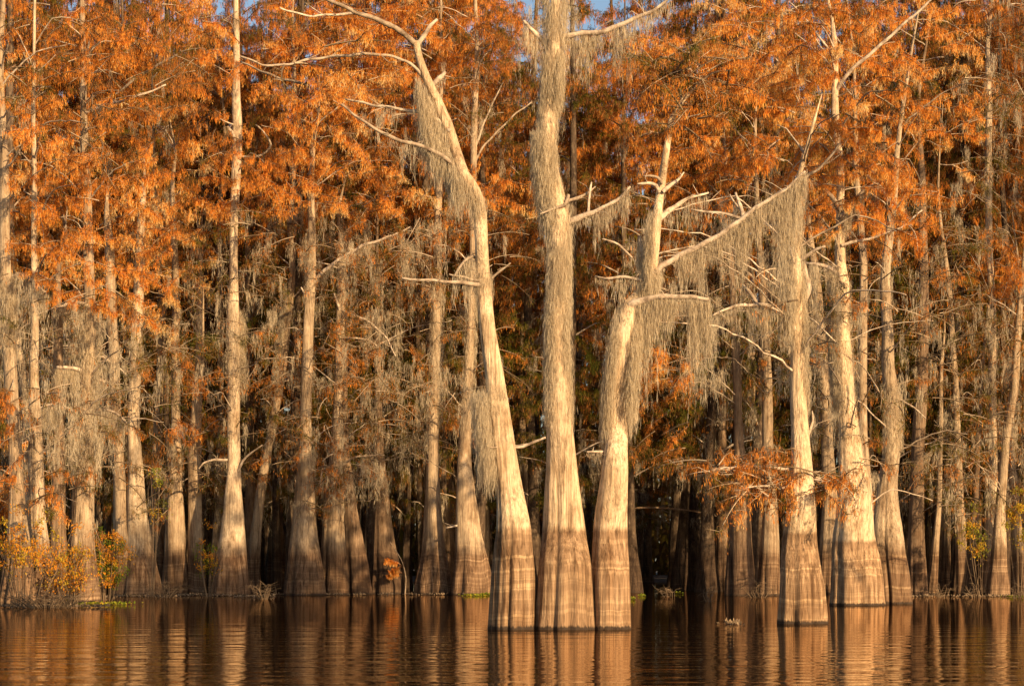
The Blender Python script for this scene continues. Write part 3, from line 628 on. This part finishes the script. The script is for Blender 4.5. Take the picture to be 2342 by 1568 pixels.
branch('D', [(195, 960, 8), (160, 935, 8), (120, 925, 6), (70, 940, 4)], -.7, 1.1, 280, twigs=20, leaf=3, tint=.4)
branch('D', [(200, 950, 8), (235, 935, 7), (265, 945, 6), (290, 965, 4)], -.7, 1.3, 280, twigs=16, leaf=2, tint=.4)
branch('A', [(24, 640, 10), (40, 625, 9), (70, 640, 8), (105, 670, 5)], -.3, 1.3, 260, twigs=3)
branch('D', [(265, 215, 5), (310, 180, 7), (360, 150, 6), (405, 124, 4)], -.7, twigs=3)
branch('D', [(192, 260, 7), (240, 240, 7), (300, 225, 6), (380, 195, 4)], -.6, twigs=6)

# -- moss clothing the trunks
sheath('V', 105, 470, 5600, -90, 180, .5, .026, .05, -.03)
sheath('V', 105, 200, 900, 0, 60, .5, .03, .08)
sheath('V', 290, 480, 3200, 180, 90, .6, .03, .15, -.04)
sheath('V', 470, 700, 3800, -90, 180, .5, .026, .06)
sheath('V', 690, 930, 3600, 180, 75, .45, .026, .06)
sheath('V', 690, 930, 1900, 0, 55, .45, .026, .05)
sheath('V', 700, 880, 900, -90, 90, .4, .022, .03)
sheath('V', -20, 60, 900, -90, 180, .5, .03, .15)
sheath('U', 170, 420, 2600, 180, 85, .7, .028, .08, -.05)
sheath('U', 240, 330, 1200, 180, 60, .8, .03, .25, -.1)
sheath('U', 400, 470, 600, -60, 120, .4, .026, .04)
sheath('U', 610, 660, 500, -90, 120, .3, .024, .03)
sheath('U', 880, 1060, 2400, 180, 60, .6, .03, .28, -.02)
sheath('U', 860, 930, 350, -90, 60, .35, .02, .03)
sheath('W', 695, 960, 2600, 180, 65, .6, .028, .12, -.05)
sheath('W', 690, 900, 1500, 0, 65, .9, .03, .13, .03)
sheath('W', 470, 690, 1500, 180, 80, .6, .026, .10, -.03)
sheath('W', 600, 690, 1000, -90, 120, .5, .024, .06)
sheath('BB', 480, 700, 2200, 180, 90, .8, .03, .14, -.05)
sheath('BB', 620, 900, 900, 0, 60, .5, .028, .08)
sheath('BB', 420, 640, 1500, -90, 180, .6, .03, .08)
sheath('DD', 600, 900, 3600, 180, 80, .9, .034, .16, -.04)
sheath('DD', 600, 1080, 1300, -60, 120, .5, .026, .05)
sheath('FF', 870, 1010, 1500, -40, 130, .5, .03, .08)
sheath('L', 640, 850, 900, 180, 80, 1.0, .04, .16, -.06)
sheath('J', 700, 880, 500, 0, 80, .9, .05, .2, .05)
sheath('R', 700, 960, 900, -60, 150, .8, .04, .1)
sheath('T', 620, 960, 900, -90, 180, .9, .04, .1)
sheath('D', 700, 1050, 1800, -90, 180, .9, .045, .2)
sheath('M', 520, 680, 500, 180, 120, .6, .04, .1)
sheath('A', 620, 760, 700, -60, 120, .9, .04, .12)
sheath('II', 560, 800, 500, -60, 120, .7, .04, .1)
sheath('CC', 600, 900, 900, 180, 90, .8, .04, .1)

# -- crowns, by how thick and what colour the needles hang in each part of the wood
ROWS = [
 "RRoooosooooOooomMooYOOOOOOYYRs",
 "OoOOssOOOOOoooomomOOOOOOOOOYbb",
 "RssoooOOoOOOosgbbgOOOOOOOOoRbb",
 "OsRoRRRRoOosssbbROOOOOOOOOOobb",
 "OOORoYoOOoRRssRoOOoOOoOOOOOobb",
 "OOooYYOOOOROrsoomomooRMRoOOsbb",
 "RYOYOOsbbbmRmssbmmMmMMMboOoSbb",
 "OOOOOObbbmmmmssO.RmmMmMMmsmbbO",
 "MmoOObmmbmmmbmsR.RmmMmmMmsbbbo",
 "mMmmgbmmmsbmbmsb.RmmmmmMmsbbbm",
 "MMMmgbmsmsbmmssO.RmOmmsmmsbbbm",
 "oMMMbRssbbbmmms..RmOmm.mmsbbbm",
 "oMMMgRbbbbbmm....mmR....m..bbm",
 "ssmsgbbs.bMm.....m.......s.bbs",
 "oos.g.b..b...............s.bgs"]
PAR = {'O': (4.7, .59, 0, 0), 'o': (3.6, .50, .1, .6), 'Y': (2.8, .66, 0, 0), 'R': (2.3, .39, .15, .6), 'r': (2.2, .40, .2, .6), 'b': (1.7, .17, 2.6, 1.1),
       's': (1.1, .33, 1.0, .9), 'S': (.5, .35, .3, .9), 'g': (1.6, .10, 1.4, .9), 'm': (.9, .17, 5.0, 1.2), 'M': (.5, .22, 7.5, 1.3)}
CELL = 78.0
cand = [k for k, t in TREES.items() if t['crown']]
def limb(t, target, r0=.045):
    dxy = math.hypot(target[0] - t['base'][0], target[1] - t['base'][1])
    z0 = min(target[2] - .25 * dxy + random.uniform(-.6, .3), t['top'] - 1.5); z0 = max(z0, 3.0)
    p, rr = at_z(t, z0); mid = (p + target) / 2 + np.array([0, 0, .12 * dxy + random.uniform(-.1, .3)]) + rng.normal(0, .15, 3)
    sl = smooth_line([[*p, max(min(r0, rr * .6), .02)], [*mid, r0 * .62], [*target, .014]], .25)
    sl[:, :3] += rng.normal(0, .018, (len(sl), 3))
    V, Q, _, _ = tube(sl, 6); put("branch", make_mesh("branch", V - t['base'], Q, M['branch'], smooth=True), t['root'])
    t['limbs'] += 1
for ri, row in enumerate(ROWS):
    assert len(row) == 30, (ri, len(row))
    for ci, ch in enumerate(row):
        if ch == 'R' and ci == 17 and ri > 6: ch = 'o'
        if ch == '.': continue
        dn, tint, mn, ml = PAR[ch]
        for half in range(2):
            cx = (ci + .5 + random.uniform(-.3, .3)) * CELL; cy = (ri + .5 + random.uniform(-.3, .3)) * CELL
            ws = []
            for k in cand:
                t = TREES[k]; p = W(cx, cy, t['d'])
                cen, _ = at_z(t, min(p[2], t['top'])); dx = abs(p[0] - cen[0])
                ok = dx < 4.0 and p[2] < t['top'] + .8 and t['limbs'] < 70
                ok = ok and not (k == 'BB' and (ri > 9 or abs(ci - 23) > 5))
                ws.append(exp(-dx / 1.7) * (.5 if t['d'] < 60 else 1) if ok else 0)
            if sum(ws) <= 0: continue
            t = TREES[random.choices(cand, ws)[0]]; d = t['d']
            cs = CELL / F * d; area = cs * cs
            dy = random.uniform(-3.2, .4)
            c = W(cx, cy, d + dy)
            nb = dn * area / 2; nb = int(nb) + (random.random() < nb % 1)
            sc = .62 if d < 60 else .8 if d < 90 else 1.0
            nb = int(round(nb / sc ** 1.6))
            mm = mn * area / 2; mm = int(mm) + (random.random() < mm % 1)
            if nb + mm == 0: continue
            if d > 0 and (half == 0 or random.random() < .35): limb(t, c, .022 + .02 * random.random())
            away = math.atan2(c[1] - t['base'][1], c[0] - t['base'][0])
            ctint = tint + random.gauss(0, .06) - (.16 if random.random() < .14 else 0)
            for _ in range(nb):
                p = c + np.array([random.uniform(-.62, .62) * cs, random.uniform(-.9, .9), random.uniform(-.6, .6) * cs])
                add_bough(t['leaf'], t['twig'], p, away + random.uniform(-1.3, 1.3), sc * random.uniform(.7, 1.15), ctint + random.gauss(0, .085), 1.0 if ch in 'OoYR' else .5, 1.0 if d > 90 else .85)
            cb = Bag()
            for _ in range(mm):
                p = c + np.array([random.uniform(-.6, .6) * cs, random.uniform(-.9, .7), random.uniform(-.4, .7) * cs])
                add_moss_clump(cb, p, random.randint(16, 34), ml * random.uniform(.5, 1.25), random.uniform(.12, .42), .04)
            moss_part(t, cb)
            if ch in 'bmMsgR':                      # tangle of bare twiggy boughs
                for _ in range(int(area * {'m': 1.3, 'b': 1.5, 'M': 1.2, 's': 1.0, 'g': 1.2, 'R': .5}[ch] + random.random())):
                    p = c + np.array([random.uniform(-.6, .6) * cs, random.uniform(-1.2, .6), random.uniform(-.6, .6) * cs])
                    add_bough(t['leaf'], t['twig'], p, away + random.uniform(-1.6, 1.6), sc * random.uniform(.7, 1.2), .2 + random.gauss(0, .1), .10)
for k, t in TREES.items():
    if t['leaf'].n: put('crown', two_mesh('crown', t['leaf'], M['needles'], t['twig'], M['twig'], t['base']), t['root'])

# ------------------------------------------------------------------ the wood behind: more trunks, each a tree of its own
protos = []
for pi_ in range(6):
    r = random.Random(100 + pi_); H = r.uniform(31, 37); rb = r.uniform(.42, .75); rt = r.uniform(.17, .26)
    line = [[0, 0, -.6, rb * 1.03], [0, 0, 0, rb], [0, 0, .6, rb * .86], [.03, 0, 1.6, rb * .66], [.05, 0, 3.2, rt * 1.45], [.1, .1, 6, rt * 1.15],
            [r.uniform(-.5, .5), .1, 12, rt], [r.uniform(-.6, .6), 0, 22, rt * .7], [r.uniform(-.8, .8), 0, H, .03]]
    sl = smooth_line(line, .4); V, Q, _, _ = tube(sl, 22, trunk_rfun(300 + pi_, .16, .012))
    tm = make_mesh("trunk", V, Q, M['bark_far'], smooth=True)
    lb, tb, mb = Bag(), Bag(), Bag(); brs = []
    for _ in range(20):
        z = r.uniform(4.5, H - 1); a = r.uniform(0, 2 * pi); l = r.uniform(1.2, 3.4) * (1.1 if z < 20 else .75)
        p0 = np.array([np.interp(z, sl[:, 2], sl[:, 0]), 0, z]); p1 = p0 + np.array([cos(a) * l, sin(a) * l, l * .35])
        m_ = (p0 + p1) / 2 + np.array([0, 0, .25]); V, Q, _, _ = tube(smooth_line([[*p0, .05], [*m_, .035], [*p1, .012]], .4), 5)
        brs.append(make_mesh("branch", V, Q, M['branch'], smooth=True))
        dens = 4 if z > 11 else 2
        for _ in range(dens):
            f = r.uniform(.3, 1.1); add_bough(lb, tb, p0 + (p1 - p0) * f + rng.normal(0, .4, 3), a + r.uniform(-1, 1), r.uniform(.9, 1.4), (.27 if z > 15 else .10) + r.uniform(-.1, .10), .75, 1.5, False)  # far crown tints lowered in place of shade missing between the trees
        for _ in range(3): add_moss_clump(mb, p0 + (p1 - p0) * r.uniform(.1, 1) + rng.normal(0, .2, 3), 26, r.uniform(.6, 1.5), .35, .055)
    for _ in range(70):
        z = r.uniform(8, H); a = r.uniform(0, 2 * pi); q = r.uniform(.3, 2.6)
        add_bough(lb, tb, np.array([cos(a) * q, sin(a) * q, z]), a, r.uniform(.9, 1.4), (.27 if z > 15 else .10) + r.uniform(-.12, .10), .8, 1.5, False)
    protos.append((tm, brs, lb.mesh("crown", M['needles']), mb.mesh("hanging_moss", M['moss'])))
extra = [(random.uniform(112, 150), random.uniform(2090, 2345), .62) for _ in range(36)] + [(random.uniform(110, 140), random.uniform(590, 1110), .6) for _ in range(22)] + [(random.uniform(110, 135), random.uniform(0, 500), .6) for _ in range(22)]
FG = "far cypress trees in the depth of the swamp wood"
placed = []; nfar = 0
for _ in range(6000):
    if nfar >= 128 + len(extra): break
    d = 110 + 80 * random.random() ** 1.25; x = random.uniform(-.245, .245) * d
    thin = 1.0
    if nfar < len(extra): d, px_, thin = extra[nfar]; x = (px_ - CX) / F * d
    elif any((x - a) ** 2 + (d - b) ** 2 < (2.1 if d < 150 else 2.6) ** 2 for a, b in placed): continue
    placed.append((x, d)); nfar += 1; px_f = CX + x / d * F
    tm, brs, lm, mm_ = protos[random.randrange(6)]
    root = empty("cypress_tree", (x, d, 0)); root.rotation_euler = (random.uniform(-.03, .03), random.uniform(-.035, .035), random.uniform(0, 6.28))
    s = random.uniform(.8, 1.12); root.scale = (s * thin, s * thin, s)
    if px_f < 1120: tag(root, "far cypress trunk in shadow deep in the wood left of the three front trunks", "tree", FG + " at left")
    elif px_f < 1900: tag(root, "far cypress trunk standing in the dark gap and shade behind the front trunks", "tree", FG + " at centre")
    else: tag(root, "far cypress trunk in the shaded wood beyond the joined pair at right", "tree", FG + " at right")
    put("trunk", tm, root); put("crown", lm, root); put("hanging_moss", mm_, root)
    for b in brs[::2]: put("branch", b, root)

# the wood goes on beyond the right and left of the view and shades what stands inside it
for i in range(74):
    side = 1 if i % 6 else -1
    d = random.uniform(96, 190); x = side * (random.uniform(.262, .30 if side < 0 else .60) * d + 1.5)
    if any((x - a) ** 2 + (d - b) ** 2 < 6 for a, b in placed): continue
    placed.append((x, d)); tm, brs, lm, mm_ = protos[random.randrange(6)]
    root = empty("cypress_tree", (x, d, 0)); root.rotation_euler = (0, 0, random.uniform(0, 6.28))
    tag(root, "unseen cypress added beyond the right edge to shade the left row of trunks", "tree", "cypress trees beyond the edge of the picture")
    put("trunk", tm, root); put("crown", lm, root); put("hanging_moss", mm_, root)

for d, x in ((47, 18), (52, 20.5), (50, 24.5), (56, 18.5), (57, 23), (46, 22), (62, 20.5)):  # unseen trees added to throw dappled shade on the left row
    tm, brs, lm, mm_ = protos[random.randrange(6)]
    root = empty("cypress_tree", (x, d, 0)); root.rotation_euler = (0, 0, random.uniform(0, 6.28)); root.scale = (.8, .8, .9)
    tag(root, "unseen cypress added beyond the right edge to shade the left row of trunks", "tree", "cypress trees beyond the edge of the picture")
    put("trunk", tm, root); put("crown", lm, root); put("hanging_moss", mm_, root)

# far-off wood closing the view: reads as one mass
bag = Bag()
n = 60000
P = np.stack([rng.uniform(-62, 62, n), rng.uniform(196, 232, n), np.where(rng.random(n) < .55, rng.uniform(0, 10, n), rng.uniform(0, 1, n) ** 1.1 * 40)], -1)
D = rng.normal(0, .5, (n, 3)); D[:, 2] -= 1; D /= np.linalg.norm(D, axis=1)[:, None]
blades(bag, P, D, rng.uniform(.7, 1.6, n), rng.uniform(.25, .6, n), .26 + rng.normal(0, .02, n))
for _ in range(170):
    x, y = random.uniform(-62, 62), random.uniform(194, 230); rr = random.uniform(.2, .4)
    V, Q, _, _ = tube(smooth_line([[x, y, -.5, rr * 2], [x, y, 1.5, rr * 1.3], [x + random.uniform(-.3, .3), y, 8, rr], [x + random.uniform(-1, 1), y, 36, .08]], 2), 7)
    bag.add(V, Q, np.full(len(V), .2))
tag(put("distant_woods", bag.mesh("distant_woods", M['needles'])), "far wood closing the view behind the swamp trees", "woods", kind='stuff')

# ------------------------------------------------------------------ shrubs, brush, floating plants
def shrub(name, label, cat, px, yb, wpx, hpx, z0px, nleaf, tints, mat, nst=14, droop=.2, leafL=(.05, .13), group=None):
    d = depth(yb); base = W(px, yb, d); base[2] = 0; k = d / F
    root = empty(name, base); tag(root, label, cat, group)
    st, lf = Bag(), Bag()
    for _ in range(nst):
        a = random.uniform(0, 2 * pi); R_ = random.uniform(.2, 1) * wpx * k / 2
        top = np.array([cos(a) * R_, sin(a) * R_ * .6, random.uniform(.45, 1) * hpx * k]); b0 = np.array([cos(a) * R_ * .25, sin(a) * R_ * .2, -.15])
        mid = (top + b0) / 2 + rng.normal(0, .12, 3); mid[2] += .1
        sl = smooth_line([[*b0, .02], [*mid, .013], [*top, .005]], .15); V, Q, _, _ = tube(sl, 4); st.add(V, Q, np.full(len(V), random.uniform(.0, .5)))
        for _ in range(4):
            i = random.randrange(len(sl) // 3, len(sl)); p = sl[i, :3]; e = p + np.array([random.uniform(-.45, .45), random.uniform(-.3, .3), random.uniform(-.2, .3)])
            V, Q, _, _ = tube(np.array([[*p, .008], [*((p + e) / 2 + rng.normal(0, .04, 3)), .006], [*e, .003]]), 3); st.add(V, Q, np.full(len(V), random.uniform(.1, .6)))
            if nleaf:
                m = nleaf // (nst * 4); t_ = rng.random(m)[:, None]; P = p + (e - p) * t_ + rng.normal(0, .09, (m, 3)); P = P[P[:, 2] > (z0px * k + rng.normal(0, .25, m)) * .9]; m = len(P)
                D = rng.normal(0, .6, (m, 3)); D[:, 2] -= .8; D /= np.linalg.norm(D, axis=1)[:, None]
                tt = random.choice(tints) + rng.normal(0, .08, m)
                blades(lf, P, D, rng.uniform(*leafL, m), rng.uniform(.03, .06, m), tt)
    put("stems", st.mesh("stems", M['twig']), root)
    if nleaf: put("leaves", lf.mesh("leaves", M[mat]), root)
    return root
SG = "shrubs growing at the waterline"
shrub("shrub", "orange and yellow leafy shrub in front of the left corner trees", "shrub", 55, 1388, 250, 250, 110, 3600, (1.05, .95, 1.05, .8), 'green', 15)
shrub("shrub", "yellow tipped brown shrub between the left corner trees and the dark gap", "shrub", 165, 1384, 200, 150, 40, 2600, (.95, .8, 1.0), 'green', 26)
shrub("shrub", "green topped shrub with dead hanging leaves in the dark gap at left", "shrub", 245, 1372, 100, 190, 20, 3500, (.4, .9, 1.0), 'green', 16)
shrub("shrub", "low orange and green shrub beside the lichen spotted cypress", "shrub", 478, 1365, 80, 170, 70, 1100, (.5, .9, 1.0), 'green', 7)
shrub("shrub", "yellow green bush leafing on the small cypress at left", "shrub", 345, 1364, 80, 330, 215, 2200, (.5, .6, .8), 'green', 7)
shrub("shrub", "olive leafy bush among the trunks of the right wood", "shrub", 2245, 1366, 120, 240, 110, 1800, (.75, .9, .6), 'green', 7)
shrub("shrub", "thin orange leafed shrub at the right picture edge", "shrub", 2330, 1366, 60, 280, 150, 3000, (.7, .85), 'green', 6)
BG = "dead brush at the feet of the trees"
for lab, px, yb, wp, hp in (("tangle of dead brush at the foot of the broad striped cypress", 372, 1366, 130, 40), ("dead brush tangle between the patchy white cypress and the shadow banded one", 605, 1370, 110, 38),
      ("dead brush around the feet of the left corner trees", 110, 1390, 260, 34), ("brushwood between the fluted pale cypress and the flared one at right", 1735, 1366, 90, 34),
      ("reddish brush between the thin leaning stem and the peeling trunk", 2155, 1366, 70, 34), ("brush at the foot of the slim brown curving stem", 2232, 1366, 60, 30),
      ("small brush pile right of the leaning tree near the right edge", 2325, 1367, 50, 26), ("dead twigs standing in the water by the dark gap, the taller clump", 1622, 1376, 34, 36),
      ("dead twigs standing in the water nearer the front group, the shorter clump", 1530, 1364, 44, 20), ("low twiggy brush under the patchy white cypress", 470, 1364, 60, 22)):
    shrub("dead_brush", lab, "brush", px, yb, wp, hp, 0, 0, (), 'twig', max(8, int(wp / 6)), group=BG)
# arching sprig
d = depth(1358); b0 = W(926, 1358, d); b0[2] = 0
root = empty("sapling", b0); tag(root, "thin arching stem with a few orange needles before the shaded brown cypress", "sapling")
ln = [W(926, 1356, d), W(928, 1320, d), W(920, 1285, d), W(905, 1258, d), W(892, 1238, d)]; ln[0][2] = -.1
sl = smooth_line([[*(p - b0), r_] for p, r_ in zip(ln, (.035, .03, .025, .018, .008))], .15); V, Q, _, _ = tube(sl, 6)
put("stem", make_mesh("stem", V, Q, M['branch'], smooth=True), root)
lf, tw = Bag(), Bag()
for q in range(5): add_bough(lf, tw, sl[len(sl) // 2 + q % 3, :3] + np.array([-.1, 0, -.1 * q]), pi + random.uniform(-.4, .4), .35, .6)
put("leaves", lf.mesh("leaves", M['needles']), root); put("twigs", tw.mesh("twigs", M['twig']), root)
# fallen limb lying in the water between trunks in the dark gap
d = depth(1352); bb = W(1530, 1352, d); bb[2] = 0
ln = [W(1437, 1163, d), W(1480, 1160, d), W(1530, 1162, d), W(1585, 1168, d), W(1640, 1180, d)]
sl = smooth_line([[*(p - bb), r_] for p, r_ in zip(ln, (.06, .055, .05, .045, .04))], .3); V, Q, _, _ = tube(sl, 8)
o = put("fallen_limb", make_mesh("fallen_limb", V, Q, M['bark_dark'], smooth=True), None, bb); tag(o, "horizontal dead limb lodged between dark trunks in the gap", "dead limb")
# floating plants
def floaters(name, label, spots, tl, mat, cat):
    bag = Bag()
    for px, yb, wp, n in spots:
        d = depth(yb); c = W(px, yb, d); h = wp / F * d / 2
        P = np.stack([c[0] + rng.normal(0, h * .5, n), c[1] + rng.normal(0, .5, n), rng.uniform(.0, .05, n)], -1)
        D = rng.normal(0, .6, (n, 3)); D[:, 2] = np.abs(D[:, 2]) + .15; D /= np.linalg.norm(D, axis=1)[:, None]
        blades(bag, P, D, rng.uniform(.05, .14, n), rng.uniform(.04, .09, n), tl + rng.normal(0, .12, n))
    return tag(put(name, bag.mesh(name, M[mat])), label, cat, kind='stuff')
floaters("floating_plants", "bright green floating plants scattered at the waterline", [(205, 1382, 50, 160), (270, 1382, 60, 120), (1090, 1362, 60, 220), (1112, 1360, 24, 120), (1466, 1363, 16, 60), (1445, 1370, 12, 30), (1552, 1357, 18, 60), (2320, 1366, 30, 90), (2010, 1380, 10, 20)], .5, 'green', "floating plants")
floaters("leaf_litter", "brown litter and rootlets lying along the waterline", [(px, 1361 + random.uniform(0, 6), 60, 90) for px in range(240, 640, 45)] + [(px, 1388, 60, 90) for px in range(20, 240, 40)] + [(px, 1364, 50, 60) for px in range(2110, 2342, 40)] + [(px, 1360, 50, 40) for px in range(640, 1110, 60)] + [(1673, 1427, 40, 60)], .5, 'twig', "litter")
